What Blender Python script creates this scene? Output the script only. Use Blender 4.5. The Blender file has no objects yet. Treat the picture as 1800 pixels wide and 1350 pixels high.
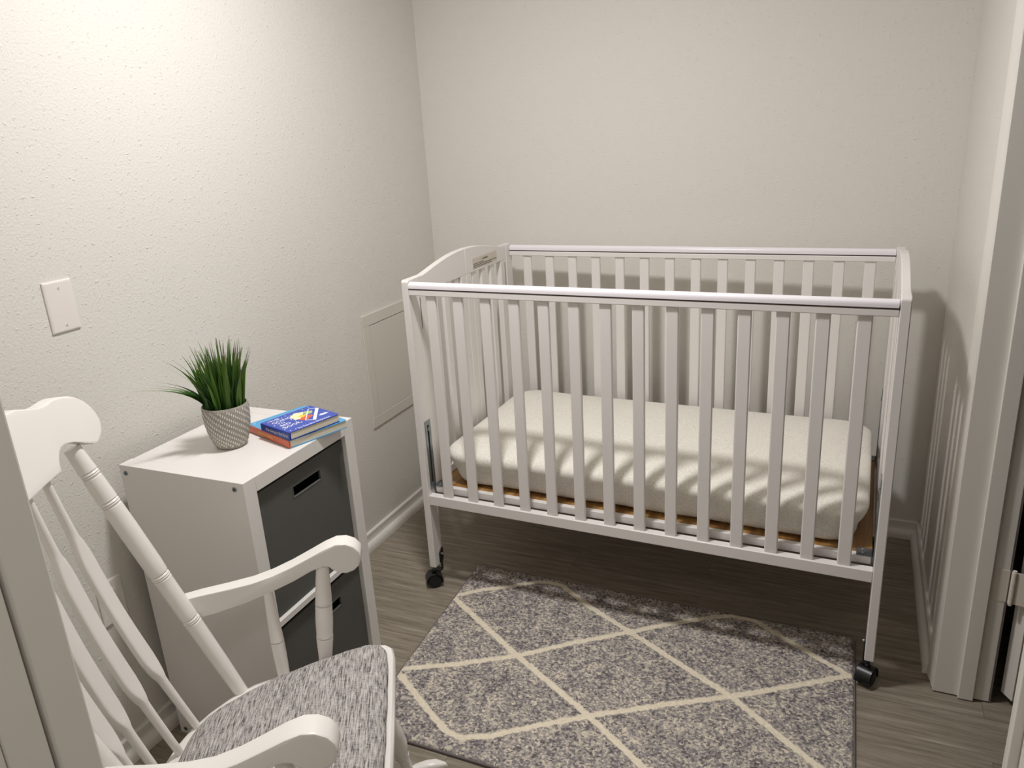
import bpy, bmesh, math, random
from mathutils import Vector, Matrix, noise
random.seed(7)
SC = bpy.context.scene
COL = SC.collection

# ------------------------------------------------------------------ camera
cam_d = bpy.data.cameras.new('camera')
cam_d.sensor_fit = 'HORIZONTAL'; cam_d.sensor_width = 36.0
cam_d.lens = 1361.4 / 1800 * 36.0
cam_d.clip_start = 0.02
cam = bpy.data.objects.new('camera', cam_d); COL.objects.link(cam)
yaw, pitch, roll = -0.43042934, -0.31883589, -0.05972628
fwd = Vector((math.sin(yaw)*math.cos(pitch), math.cos(yaw)*math.cos(pitch), math.sin(pitch)))
rt = Vector((math.cos(yaw), -math.sin(yaw), 0)); up = rt.cross(fwd)
r2 = rt*math.cos(roll) + up*math.sin(roll)
u2 = -rt*math.sin(roll) + up*math.cos(roll)
mw = Matrix((r2, u2, -fwd)).transposed().to_4x4()
mw.translation = Vector((1.6085434, -2.8098369, 1.4769599))
cam.matrix_world = mw
SC.camera = cam

# ------------------------------------------------------------------ world, lights, exposure
w = bpy.data.worlds.new('world'); SC.world = w; w.use_nodes = True
w.node_tree.nodes['Background'].inputs[0].default_value = (0.9, 0.93, 1, 1)
w.node_tree.nodes['Background'].inputs[1].default_value = 0.0

def point_light(name, loc, power, radius, col):
    l = bpy.data.lights.new(name, 'POINT'); l.energy = power; l.shadow_soft_size = radius; l.color = col
    o = bpy.data.objects.new(name, l); o.location = loc; COL.objects.link(o); return o
def disk_light(name, loc, power, size, col):
    l = bpy.data.lights.new(name, 'AREA'); l.shape = 'DISK'; l.size = size; l.energy = power; l.color = col; l.spread = math.radians(172)
    o = bpy.data.objects.new(name, l); o.location = loc; COL.objects.link(o); return o
disk_light('room_ceiling_light', (0.82, -1.36, 2.385), 25, 0.19, (1.0, 0.978, 0.958))
disk_light('hall_fill_light', (1.70, -3.05, 2.385), 5.0, 0.25, (1.0, 0.975, 0.945))  # unseen fill lamp added in the hall to brighten the near door jamb

SC.view_settings.view_transform = 'Standard'
SC.view_settings.look = 'None'
SC.view_settings.exposure = -0.02
SC.view_settings.gamma = 1.0
SC.view_settings.use_curve_mapping = False
SC.cycles.use_denoising = True
SC.cycles.max_bounces = 10
SC.cycles.diffuse_bounces = 6
SC.cycles.sample_clamp_indirect = 6

# ------------------------------------------------------------------ materials
def S(r, g, b):
    f = lambda c: ((c/255+0.055)/1.055)**2.4 if c/255 > 0.04045 else c/255/12.92
    return (f(r), f(g), f(b), 1)

def mat(name, col, rough=0.5, metal=0.0, spec=0.5):
    m = bpy.data.materials.new(name); m.use_nodes = True
    b = m.node_tree.nodes['Principled BSDF']
    b.inputs['Base Color'].default_value = col
    b.inputs['Roughness'].default_value = rough
    b.inputs['Metallic'].default_value = metal
    b.inputs['Specular IOR Level'].default_value = spec
    return m

def N(m, t, **kw):
    n = m.node_tree.nodes.new(t)
    for k, v in kw.items():
        if k.startswith('i_'):
            n.inputs[int(k[2:])].default_value = v
        else:
            setattr(n, k, v)
    return n
def LK(m, a, ai, b, bi): m.node_tree.links.new(a.outputs[ai], b.inputs[bi])

def coords(m, scale=(1, 1, 1), kind='Object'):
    tc = N(m, 'ShaderNodeTexCoord'); mp = N(m, 'ShaderNodeMapping')
    mp.inputs['Scale'].default_value = scale
    LK(m, tc, kind, mp, 'Vector'); return mp

def add_noise(m, mp, scale, detail=3, rough=0.5):
    n = N(m, 'ShaderNodeTexNoise'); n.inputs['Scale'].default_value = scale
    n.inputs['Detail'].default_value = detail; n.inputs['Roughness'].default_value = rough
    LK(m, mp, 0, n, 'Vector'); return n

def bump(m, src, out, strength, dist, prev=None):
    b = N(m, 'ShaderNodeBump'); b.inputs['Strength'].default_value = strength
    b.inputs['Distance'].default_value = dist
    LK(m, src, out, b, 'Height')
    if prev: LK(m, prev, 'Normal', b, 'Normal')
    return b

def ramp(m, src, out, stops):
    r = N(m, 'ShaderNodeValToRGB'); cr = r.color_ramp
    while len(cr.elements) < len(stops): cr.elements.new(0.5)
    for e, (p, c) in zip(cr.elements, stops):
        e.position = p; e.color = c
    LK(m, src, out, r, 'Fac'); return r

BS = 'Principled BSDF'
def bsdf(m): return m.node_tree.nodes[BS]

def wall_mat(name, col):
    m = mat(name, col, 0.62, 0, 0.3)
    mp = coords(m)
    n1 = add_noise(m, mp, 170, 3, 0.6)
    n2 = add_noise(m, mp, 95, 2, 0.5)
    r2_ = ramp(m, n2, 0, [(0.63, (0, 0, 0, 1)), (0.74, (1, 1, 1, 1))])
    b1 = bump(m, n1, 0, 0.42, 0.003)
    b2 = bump(m, r2_, 0, 0.42, 0.003, b1)
    LK(m, b2, 0, bsdf(m), 'Normal')
    return m
M_WALL = wall_mat('painted_plaster', S(222, 219, 213))
M_CEIL = mat('ceiling_paint', S(222, 220, 214), 0.7)
M_TRIM = mat('trim_paint', S(226, 223, 217), 0.38)
M_HALL = mat('hall_paint', S(214, 209, 200), 0.6)

def white_wood(name, col, rough=0.36, grain=0.0):
    m = mat(name, col, rough)
    mp = coords(m, (1, 1, 1)); n = add_noise(m, mp, 60, 2)
    b = bump(m, n, 0, 0.08, 0.001); LK(m, b, 0, bsdf(m), 'Normal'); return m
M_CRIB = white_wood('crib_white_paint', S(229, 225, 223))
M_CHAIR = white_wood('chair_white_paint', S(232, 228, 224), 0.33)
M_SHELF = mat('white_laminate', S(224, 221, 218), 0.42)
M_PLAS = mat('teething_plastic', S(236, 232, 238), 0.18)
M_GAP = mat('rail_groove_shadow_strip', S(70, 55, 50), 0.7)
M_PLATE = mat('white_plate_plastic', S(232, 226, 222), 0.35)
M_ACC = mat('access_panel_plastic', S(216, 213, 203), 0.5)
M_DARKLINE = mat('recess_line', S(96, 92, 84), 0.8)
M_BLACK = mat('black_plastic', S(22, 22, 24), 0.35)
M_GALV = mat('galvanised_steel', S(150, 158, 160), 0.33, 0.85)
M_STEEL = mat('bright_screw_steel', S(205, 203, 198), 0.3, 0.9)
M_ZINC = mat('dark_zinc', S(112, 116, 120), 0.4, 0.6)
M_HOLE = mat('slot_dark', S(28, 27, 26), 0.9)
M_SCREW = mat('cam_screw', S(128, 140, 142), 0.35, 0.7)
M_PAGES = mat('book_pages', S(222, 214, 196), 0.6)
M_SPINE = mat('orange_book_spine', S(205, 92, 48), 0.35)
M_LBLUE = mat('light_blue_cover', S(84, 163, 214), 0.3)
M_NAVY = mat('royal_blue_cover', S(52, 78, 178), 0.25)
M_NAVYS = mat('navy_book_spine', S(24, 52, 140), 0.3)
M_INK = mat('white_ink', S(238, 240, 248), 0.4)
M_YINK = mat('yellow_ink', S(238, 196, 110), 0.4)
M_YEL = mat('yellow_ink_shape', S(250, 205, 60), 0.4)
M_CRM = mat('cream_ink_shape', S(250, 236, 190), 0.4)
M_RED = mat('red_ink_shape', S(214, 92, 62), 0.4)
M_GRN = mat('green_ink_shape', S(168, 196, 130), 0.4)
M_LABEL = mat('label_paper', S(208, 200, 188), 0.5)
M_LINK = mat('label_ink', S(88, 80, 68), 0.6)
M_BIND = mat('rug_binding', S(112, 104, 104), 0.85)
M_HINGE = mat('painted_hinge', S(222, 214, 204), 0.4)
M_BULB = mat('socket_plastic', S(230, 226, 220), 0.4)

def fabric_dark():
    m = mat('charcoal_fabric', S(88, 88, 85), 0.8, 0, 0.25)
    mp = coords(m); n = add_noise(m, mp, 900, 2)
    b = bump(m, n, 0, 0.25, 0.0006)
    n2 = add_noise(m, mp, 9, 2); b2 = bump(m, n2, 0, 0.2, 0.01, b)
    LK(m, b2, 0, bsdf(m), 'Normal'); return m
M_BIN = fabric_dark()

def floor_mat():
    m = mat('vinyl_plank', S(140, 128, 112), 0.42, 0, 0.35)
    tc = N(m, 'ShaderNodeTexCoord')
    br = N(m, 'ShaderNodeTexBrick')
    br.inputs['Scale'].default_value = 1.0
    br.inputs['Brick Width'].default_value = 1.22
    br.inputs['Row Height'].default_value = 0.152
    br.inputs['Mortar Size'].default_value = 0.0013
    br.inputs['Mortar Smooth'].default_value = 0.3
    br.inputs['Color1'].default_value = (0.32, 0.32, 0.32, 1)
    br.inputs['Color2'].default_value = (0.68, 0.68, 0.68, 1)
    br.inputs['Mortar'].default_value = (0, 0, 0, 1)
    br.offset = 0.37
    LK(m, tc, 'Object', br, 'Vector')
    # grain
    mp = N(m, 'ShaderNodeMapping'); mp.inputs['Scale'].default_value = (2.2, 34, 1)
    add = N(m, 'ShaderNodeVectorMath', operation='MULTIPLY_ADD')
    LK(m, br, 'Color', add, 0); add.inputs[1].default_value = (7, 5, 0)
    LK(m, tc, 'Object', add, 2); LK(m, add, 0, mp, 'Vector')
    n1 = add_noise(m, mp, 1.6, 6, 0.62)
    mp2 = N(m, 'ShaderNodeMapping'); mp2.inputs['Scale'].default_value = (7, 130, 1)
    LK(m, add, 0, mp2, 'Vector'); n2 = add_noise(m, mp2, 1.3, 4, 0.6)
    mx = N(m, 'ShaderNodeMix', data_type='FLOAT'); mx.inputs[0].default_value = 0.42
    LK(m, n1, 0, mx, 2); LK(m, n2, 0, mx, 3)
    rp = ramp(m, mx, 0, [(0.32, S(98, 89, 77)), (0.45, S(129, 120, 106)), (0.56, S(148, 139, 125)), (0.70, S(174, 166, 153))])
    ml = N(m, 'ShaderNodeMix', data_type='RGBA', blend_type='MULTIPLY'); ml.inputs[0].default_value = 1
    rr = ramp(m, br, 'Color', [(0.0, (0.66, 0.65, 0.63, 1)), (0.2, (0.94, 0.94, 0.94, 1)), (0.7, (1.04, 1.04, 1.04, 1))])
    LK(m, rp, 0, ml, 6); LK(m, rr, 0, ml, 7)
    LK(m, ml, 2, bsdf(m), 'Base Color')
    b = bump(m, mx, 0, 0.18, 0.002); LK(m, b, 0, bsdf(m), 'Normal')
    return m
M_FLOOR = floor_mat()

def wood_mat():
    m = mat('pine_board', S(170, 128, 72), 0.5)
    mp = coords(m, (30, 1.5, 1)); n = add_noise(m, mp, 1.5, 5)
    r = ramp(m, n, 0, [(0.3, S(112, 76, 36)), (0.5, S(150, 110, 60)), (0.7, S(176, 138, 86))])
    LK(m, r, 0, bsdf(m), 'Base Color'); return m
M_PINE = wood_mat()

def sheet_mat():
    m = mat('heather_sheet', S(232, 228, 219), 0.9, 0, 0.15)
    mp = coords(m); n = add_noise(m, mp, 300, 3, 0.7)
    r = ramp(m, n, 0, [(0.34, S(206, 200, 189)), (0.50, S(232, 228, 219)), (0.64, S(241, 238, 231))])
    LK(m, r, 0, bsdf(m), 'Base Color')
    n2 = add_noise(m, mp, 330, 2); b = bump(m, n2, 0, 0.3, 0.0008)
    mpw = coords(m, (1, 1, 2.2)); n3 = add_noise(m, mpw, 13, 2); b2 = bump(m, n3, 0, 0.12, 0.004, b)
    LK(m, b2, 0, bsdf(m), 'Normal')
    bsdf(m).inputs['Sheen Weight'].default_value = 0.2
    return m
M_SHEET = sheet_mat()

def tweed_mat():
    m = mat('grey_tweed', S(150, 146, 148), 0.92, 0, 0.1)
    tc = N(m, 'ShaderNodeTexCoord')
    a = N(m, 'ShaderNodeMapping'); a.inputs['Scale'].default_value = (420, 36, 60); LK(m, tc, 'Object', a, 'Vector')
    n = add_noise(m, a, 1.0, 2, 0.6)
    a2 = N(m, 'ShaderNodeMapping'); a2.inputs['Scale'].default_value = (110, 420, 60); LK(m, tc, 'Object', a2, 'Vector')
    n2 = add_noise(m, a2, 1.0, 2, 0.6)
    mx = N(m, 'ShaderNodeMix', data_type='FLOAT'); mx.inputs[0].default_value = 0.28
    LK(m, n, 0, mx, 2); LK(m, n2, 0, mx, 3)
    r = ramp(m, mx, 0, [(0.38, S(88, 85, 85)), (0.45, S(148, 144, 142)), (0.53, S(172, 168, 165)), (0.64, S(200, 196, 192))])
    LK(m, r, 0, bsdf(m), 'Base Color')
    b = bump(m, mx, 0, 0.7, 0.003); LK(m, b, 0, bsdf(m), 'Normal')
    return m
M_TWEED = tweed_mat()

def pot_mat():
    m = mat('grey_concrete', S(160, 155, 146), 0.85)
    mp = coords(m); n = add_noise(m, mp, 300, 3)
    r = ramp(m, n, 0, [(0.35, S(142, 137, 128)), (0.65, S(172, 167, 158))])
    LK(m, r, 0, bsdf(m), 'Base Color'); return m
M_POT = pot_mat()
M_DASH = mat('white_glaze_dash', S(226, 222, 214), 0.6)
M_SOIL = mat('dark_moss', S(22, 30, 16), 0.95)

def grass_mat():
    m = mat('green_blade', S(60, 110, 40), 0.42, 0, 0.4)
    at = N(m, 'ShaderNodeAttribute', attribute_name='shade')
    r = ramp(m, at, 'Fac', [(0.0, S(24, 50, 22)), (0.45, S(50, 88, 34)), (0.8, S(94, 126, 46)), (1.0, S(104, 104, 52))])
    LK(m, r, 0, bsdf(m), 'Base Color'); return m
M_GRASS = grass_mat()

def rug_mat():
    m = mat('speckled_pile', S(150, 145, 145), 0.95, 0, 0.1)
    mp = coords(m)
    vo = N(m, 'ShaderNodeTexVoronoi'); vo.inputs['Scale'].default_value = 190; LK(m, mp, 0, vo, 'Vector')
    n1 = add_noise(m, mp, 110, 3, 0.7)
    sep = N(m, 'ShaderNodeSeparateColor'); LK(m, vo, 'Color', sep, 0)
    mx0 = N(m, 'ShaderNodeMix', data_type='FLOAT'); mx0.inputs[0].default_value = 0.62
    LK(m, sep, 0, mx0, 2); LK(m, n1, 0, mx0, 3)
    nl = add_noise(m, mp, 30, 3, 0.6)
    mx = N(m, 'ShaderNodeMix', data_type='FLOAT'); mx.inputs[0].default_value = 0.34
    LK(m, mx0, 0, mx, 2); LK(m, nl, 0, mx, 3)
    r = ramp(m, mx, 0, [(0.34, S(98, 92, 94)), (0.44, S(138, 132, 133)), (0.53, S(170, 163, 157)), (0.66, S(222, 211, 192))])
    at = N(m, 'ShaderNodeAttribute', attribute_name='line')
    m2 = N(m, 'ShaderNodeMix', data_type='RGBA'); LK(m, at, 'Fac', m2, 0)
    LK(m, r, 0, m2, 6)
    r2_ = ramp(m, n1, 0, [(0.3, S(222, 210, 188)), (0.7, S(240, 230, 210))])
    LK(m, r2_, 0, m2, 7)
    LK(m, m2, 2, bsdf(m), 'Base Color')
    b = bump(m, mx, 0, 0.9, 0.004); LK(m, b, 0, bsdf(m), 'Normal')
    return m
M_RUG = rug_mat()

# ------------------------------------------------------------------ mesh helpers
class MB:
    def __init__(self): self.v = []; self.f = []; self.m = []
    def add(self, vs, fs, mi=0):
        o = len(self.v); self.v += [tuple(p) for p in vs]
        self.f += [tuple(i+o for i in f) for f in fs]; self.m += [mi]*len(fs); return self
    def box(self, x0, x1, y0, y1, z0, z1, mi=0):
        vs = [(x, y, z) for x in (x0, x1) for y in (y0, y1) for z in (z0, z1)]
        fs = [(0, 1, 3, 2), (4, 6, 7, 5), (0, 4, 5, 1), (2, 3, 7, 6), (0, 2, 6, 4), (1, 5, 7, 3)]
        return self.add(vs, fs, mi)
    def prism(self, poly, axis, a, b, mi=0):
        """poly 2D points extruded along axis; order of the 2D coords is the remaining axes"""
        n = len(poly); vs = []
        for t in (a, b):
            for p in poly:
                q = list(p); q.insert(axis, t); vs.append(q)
        fs = [tuple(range(n-1, -1, -1)), tuple(range(n, 2*n))]
        fs += [(i, (i+1) % n, n+(i+1) % n, n+i) for i in range(n)]
        return self.add(vs, fs, mi)
    def loft(self, rings, cap=True, mi=0, closed=True):
        n = len(rings[0]); vs = [p for r in rings for p in r]; fs = []
        for k in range(len(rings)-1):
            for i in range(n if closed else n-1):
                j = (i+1) % n
                fs.append((k*n+i, k*n+j, (k+1)*n+j, (k+1)*n+i))
        if cap:
            fs.append(tuple(range(n-1, -1, -1))); fs.append(tuple((len(rings)-1)*n+i for i in range(n)))
        return self.add(vs, fs, mi)
    def turned(self, p0, p1, prof, seg=20, mi=0):
        """lathe from p0 to p1; prof list of (t 0..1, radius)"""
        p0 = Vector(p0); p1 = Vector(p1); d = p1-p0; dn = d.normalized()
        a = dn.orthogonal().normalized(); b = dn.cross(a)
        rings = [[p0+d*t + (a*math.cos(2*math.pi*i/seg)+b*math.sin(2*math.pi*i/seg))*r for i in range(seg)] for t, r in prof]
        return self.loft(rings, True, mi)
    def tube(self, pts, radii, seg=12, mi=0):
        pts = [Vector(p) for p in pts]; rings = []
        prev = None
        for i, p in enumerate(pts):
            d = (pts[min(i+1, len(pts)-1)]-pts[max(i-1, 0)]).normalized()
            if prev is None: a = d.orthogonal().normalized()
            else: a = (prev - d*prev.dot(d)).normalized()
            prev = a; b = d.cross(a); r = radii[i] if isinstance(radii, (list, tuple)) else radii
            rings.append([p+(a*math.cos(2*math.pi*k/seg)+b*math.sin(2*math.pi*k/seg))*r for k in range(seg)])
        return self.loft(rings, True, mi)
    def cyl(self, c, axis, r, h, seg=24, mi=0, bev=0.0):
        c = Vector(c); ax = Vector(axis).normalized()
        pr = [(0, r), (1, r)] if not bev else [(0, r-bev), (bev/h, r), (1-bev/h, r), (1, r-bev)]
        return self.turned(c-ax*h/2, c+ax*h/2, pr, seg, mi)

def build(name, mb, material, parent=None, bevel=0.0, smooth=True, seg=2, sub=0, xf=None, wn=None):
    if wn is None: wn = bevel > 0 and smooth
    me = bpy.data.meshes.new(name)
    vs = mb.v if xf is None else [tuple(xf(Vector(p))) for p in mb.v]
    me.from_pydata(vs, [], mb.f)
    mats = material if isinstance(material, (list, tuple)) else [material]
    for m in mats: me.materials.append(m)
    for p, mi in zip(me.polygons, mb.m): p.material_index = mi
    bm = bmesh.new(); bm.from_mesh(me); bmesh.ops.recalc_face_normals(bm, faces=bm.faces[:]); bm.to_mesh(me); bm.free()
    me.update()
    o = bpy.data.objects.new(name, me); COL.objects.link(o)
    if parent: o.parent = parent
    if bevel:
        b = o.modifiers.new('bevel', 'BEVEL'); b.width = bevel; b.segments = seg; b.limit_method = 'ANGLE'; b.angle_limit = math.radians(40)
        b.harden_normals = False
    if wn:
        wm = o.modifiers.new('weighted', 'WEIGHTED_NORMAL'); wm.keep_sharp = True; wm.weight = 60
    if sub:
        s = o.modifiers.new('sub', 'SUBSURF'); s.levels = sub; s.render_levels = sub
    if smooth:
        for p in me.polygons: p.use_smooth = True
        try:
            me.set_sharp_from_angle(angle=math.radians(38))
        except Exception: pass
    return o

def thing(name, label, cat, loc=(0, 0, 0), rz=0, group=None):
    o = bpy.data.objects.new(name, None); COL.objects.link(o); o.location = loc; o.rotation_euler = (0, 0, rz)
    o.empty_display_size = 0.1
    o['label'] = label; o['category'] = cat
    if group: o['group'] = group
    return o
def tag(o, label, cat, group=None):
    o['label'] = label; o['category'] = cat
    if group: o['group'] = group
    return o
def struct(o, label=None):
    o['kind'] = 'structure'
    if label: o['label'] = label
    return o
def interp(tab, x):
    for (a, va), (b, vb) in zip(tab, tab[1:]):
        if x <= b:
            t = (x-a)/(b-a) if b > a else 0; return va+(vb-va)*t
    return tab[-1][1]

def letters(name, text, size, mtx, material, parent, thick=0.0002, align='LEFT', squash=1.0):
    cu = bpy.data.curves.new('tmp', 'FONT'); cu.body = text; cu.size = size; cu.align_x = align
    cu.extrude = thick; cu.resolution_u = 3
    to = bpy.data.objects.new('tmp', cu); COL.objects.link(to)
    dg = bpy.context.evaluated_depsgraph_get(); dg.update()
    me = bpy.data.meshes.new_from_object(to.evaluated_get(dg))
    bpy.data.objects.remove(to); 
    me.transform(mtx); me.name = name
    me.materials.clear(); me.materials.append(material)
    o = bpy.data.objects.new(name, me); COL.objects.link(o); o.parent = parent
    return o

# ================================================================== ROOM
W = 1.8813; YF = -2.489; H = 2.42
D0, D1 = -0.848, -1.634             # side doorway opening
J0, J1 = 1.05, 1.80                 # front doorway opening (camera stands in the hall behind it)
HT = 2.04
mb = MB().box(-0.6, 4.2, -4.6, 1.9, -0.05, 0.0); struct(build('floor', mb, M_FLOOR, smooth=False))
mb = MB().box(-0.6, 4.2, -4.6, 1.9, H, H+0.05); struct(build('ceiling', mb, M_CEIL, smooth=False))
mb = MB().box(-0.12, 0, YF, 0.12, 0, H); struct(build('wall_left', mb, M_WALL, smooth=False))
mb = MB().box(0, W, 0, 0.12, 0, H); struct(build('wall_back', mb, M_WALL, smooth=False))
XO = 1.998
mb = MB().box(W, XO, D0+0.012, 0.12, 0, H)
mb.box(W, XO, D1-0.012, D0+0.012, HT, H)
mb.box(W, XO, YF, D1-0.012, 0, H)
struct(build('wall_right', mb, M_WALL, smooth=False))
mb = MB().box(-0.12, J0-0.016, YF-0.10, YF, 0, H)
mb.box(J0-0.016, J1+0.012, YF-0.10, YF, HT, H)
mb.box(J1+0.012, XO, YF-0.10, YF, 0, H)
struct(build('wall_front', mb, M_WALL, smooth=False))
# hall behind the camera and the dark room beyond the side door
mb = MB().box(-0.6, -0.5, -4.6, YF-0.1, 0, H); mb.box(-0.6, 4.2, -4.7, -4.6, 0, H); mb.box(XO, XO+0.1, -4.6, -2.2, 0, H)
mb.box(-0.5, -0.12, YF-0.1, YF, 0, H)
struct(build('wall_hall', mb, M_HALL, smooth=False))
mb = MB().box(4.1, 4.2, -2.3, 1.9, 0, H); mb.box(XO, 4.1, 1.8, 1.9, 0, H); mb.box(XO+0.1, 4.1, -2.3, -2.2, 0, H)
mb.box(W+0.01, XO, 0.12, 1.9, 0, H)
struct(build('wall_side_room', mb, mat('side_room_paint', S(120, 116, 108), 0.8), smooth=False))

# baseboards (main board with concave field + rounded shoe)
BP = [(0, 0), (0.0257, 0), (0.0257, 0.010), (0.0245, 0.018), (0.021, 0.025), (0.0155, 0.030), (0.0105, 0.032),
      (0.0085, 0.036), (0.0085, 0.050), (0.0095, 0.057), (0.009, 0.062), (0.0055, 0.0655), (0, 0.0655)]
mb = MB().prism([(x, z) for x, z in BP], 1, YF, 0); o = struct(build('baseboard_left', mb, M_TRIM))
mb = MB().prism([(-y, z) for y, z in BP], 0, 0, W); struct(build('baseboard_back', mb, M_TRIM))
mb = MB().prism([(W-x, z) for x, z in BP], 1, D0+0.072, 0); struct(build('baseboard_right', mb, M_TRIM))
mb = MB().prism([(YF+y, z) for y, z in BP], 0, 0, J0-0.07); struct(build('baseboard_front', mb, M_TRIM))

# side doorway: casing (thick outer edge, thin inner edge), jamb, stop
def casing_profile_right(ya, yb):
    # polygon in (x, y): outer edge at ya, inner edge at yb
    s = 1 if yb > ya else -1
    return [(W, ya), (W-0.0135, ya), (W-0.0145, ya+s*0.006), (W-0.0125, ya+s*0.022), (W-0.009, ya+s*0.034), (W-0.009, ya+s*0.040),
            (W-0.0065, ya+s*0.052), (W-0.004, yb), (W, yb)]
mb = MB().prism([(p[0], p[1]) for p in casing_profile_right(D0+0.068, D0)], 2, 0.004, HT+0.06)
mb.prism([(p[0], p[1]) for p in casing_profile_right(D1-0.068, D1)], 2, 0.004, HT+0.06)
mb.box(W-0.012, W, D1, D0, HT, HT+0.06)
mb.box(W-0.0055, XO+0.006, D0-0.0006, D0+0.012, 0.004, HT)
mb.box(W-0.004, XO+0.006, D1-0.012, D1, 0.004, HT)
mb.box(W-0.004, XO+0.006, D1, D0, HT-0.012, HT)
struct(build('door_frame', mb, M_TRIM, bevel=0.0012)).name = 'trim_1'
mb = MB().box(1.933, 1.968, D0-0.011, D0, 0.003, HT-0.012); mb.box(1.933, 1.968, D1, D1+0.011, 0.003, HT-0.012)
mb.box(1.933, 1.968, D1+0.011, D0-0.011, HT-0.023, HT-0.012)
struct(build('trim_2', mb, M_TRIM, bevel=0.0018))
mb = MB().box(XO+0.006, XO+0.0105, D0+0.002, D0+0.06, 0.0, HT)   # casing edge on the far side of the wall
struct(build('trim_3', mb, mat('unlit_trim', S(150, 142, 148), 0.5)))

# open door leaf beyond the side doorway
E0 = Vector((2.031, -0.824)); E1 = Vector((2.051, -0.858))
du = (E1-E0).normalized(); dv = Vector((-du.y, du.x)); 
if dv.x < 0: dv = -dv
th_d = (E1-E0).length
door = bpy.data.objects.new('door_1', None); COL.objects.link(door); door['kind'] = 'structure'
def dl(a, b, z): p = E0+dv*a+du*b; return (p.x, p.y, z)
mb = MB()
def slab(mb, a0, a1, b0, b1, z0, z1, mi=0):
    vs = [dl(a, b, z) for a in (a0, a1) for b in (b0, b1) for z in (z0, z1)]
    mb.add(vs, [(0, 1, 3, 2), (4, 6, 7, 5), (0, 4, 5, 1), (2, 3, 7, 6), (0, 2, 6, 4), (1, 5, 7, 3)], mi)
slab(mb, 0, 0.76, 0, th_d, 0.026, 2.02)
build('door_panel', mb, M_TRIM, door, bevel=0.001)
mb = MB()
for z0, z1 in ((0.12, 0.62), (0.72, 1.18), (1.28, 1.90)):
    for a0, a1 in ((0.10, 0.35), (0.42, 0.67)): slab(mb, a0, a1, th_d, th_d+0.004, z0, z1)
build('raised_panels', mb, M_TRIM, door, bevel=0.002)
# hinge: two leaves and a five-knuckle barrel, painted over
for hz in (0.304, 1.80):
    mb = MB(); hh = 0.088
    mb.box(1.962, 2.005, D0-0.0016, D0, hz, hz+hh)
    for k in range(5): mb.cyl((2.0135, -0.8535, hz+hh*(k+0.5)/5), (0, 0, 1), 0.0062, hh/5-0.0010, 16)
    mb.cyl((2.0135, -0.8535, hz+hh+0.0015), (0, 0, 1), 0.0048, 0.004, 12)
    mb.cyl((2.0135, -0.8535, hz-0.002), (0, 0, 1), 0.0048, 0.005, 12)
    n3 = Vector((dv.x, dv.y, 0))*0.0016
    q = [Vector((2.019, -0.8535, hz)), Vector(dl(-0.001, th_d+0.003, hz)), Vector(dl(-0.001, th_d+0.003, hz+hh)), Vector((2.019, -0.8535, hz+hh))]
    mb.add(q+[p-n3 for p in q], [(0, 1, 2, 3), (7, 6, 5, 4), (0, 4, 5, 1), (1, 5, 6, 2), (2, 6, 7, 3), (3, 7, 4, 0)])
    q = [Vector(dl(-0.001, th_d*.1, hz)), Vector(dl(-0.001, th_d+0.001, hz)), Vector(dl(-0.001, th_d+0.001, hz+hh)), Vector(dl(-0.001, th_d*.1, hz+hh))]
    mb.add(q+[p+n3*.6 for p in q], [(0, 1, 2, 3), (7, 6, 5, 4), (0, 4, 5, 1), (1, 5, 6, 2), (2, 6, 7, 3), (3, 7, 4, 0)])
    build('hinge', mb, M_HINGE, door, bevel=0.0006)

# front doorway the photo is taken through: jamb board, stop and casings
yj = YF+0.012
mb = MB().box(J0-0.016, J0, yj-0.0335, yj, 0.003, HT); mb.box(J1, J1+0.012, YF-0.10, yj, 0.003, HT)
mb.box(J0, J1, YF-0.10, yj, HT-0.012, HT)
struct(build('trim_4', mb, M_TRIM, bevel=0.0022))
mb = MB().box(J0-0.016, J0, yj-0.0685, yj-0.0375, 0.003, HT); mb.box(J0-0.016, J0-0.001, YF-0.10, yj-0.0690, 0.003, HT)
struct(build('trim_5', mb, M_TRIM, bevel=0.0012))
mb = MB().box(J0-0.016, J0-0.009, yj-0.0375, yj-0.0335, 0.003, HT)
struct(build('trim_7', mb, M_DARKLINE, smooth=False))
mb = MB().box(J0-0.07, J0-0.016, YF, YF+0.009, 0.0, HT+0.05); mb.box(J1+0.012, J1+0.066, YF, YF+0.009, 0.0, HT+0.05)
mb.box(J0-0.016, J1+0.012, YF, YF+0.009, HT, HT+0.05)
struct(build('trim_6', mb, M_TRIM, bevel=0.003))

# ================================================================== WALL FITTINGS
sy, sz = -1.7095, 1.216
t = thing('wall_plate', 'blank white rectangular wall plate with two screws, high on the left wall', 'wall plate', (0, sy+0.035, sz-0.057))
mb = MB(); y_, z_ = 0.035, 0.057
mb.loft([[(0.0, -y_, -z_), (0.0, y_, -z_), (0.0, y_, z_), (0.0, -y_, z_)],
         [(0.003, -y_, -z_), (0.003, y_, -z_), (0.003, y_, z_), (0.003, -y_, z_)],
         [(0.0062, -y_+0.005, -z_+0.005), (0.0062, y_-0.005, -z_+0.005), (0.0062, y_-0.005, z_-0.005), (0.0062, -y_+0.005, z_-0.005)]])
build('cover', mb, M_PLATE, t, bevel=0.0008)
for zz in (0.0415, -0.0415):
    mb = MB().cyl((0.0066, 0, zz), (1, 0, 0), 0.0031, 0.0012, 16)
    mb.box(0.0072, 0.00735, -0.0004, 0.0004, zz-0.0026, zz+0.0026, 1)
    build('screw', mb, [M_PLATE, M_DARKLINE], t)

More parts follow.
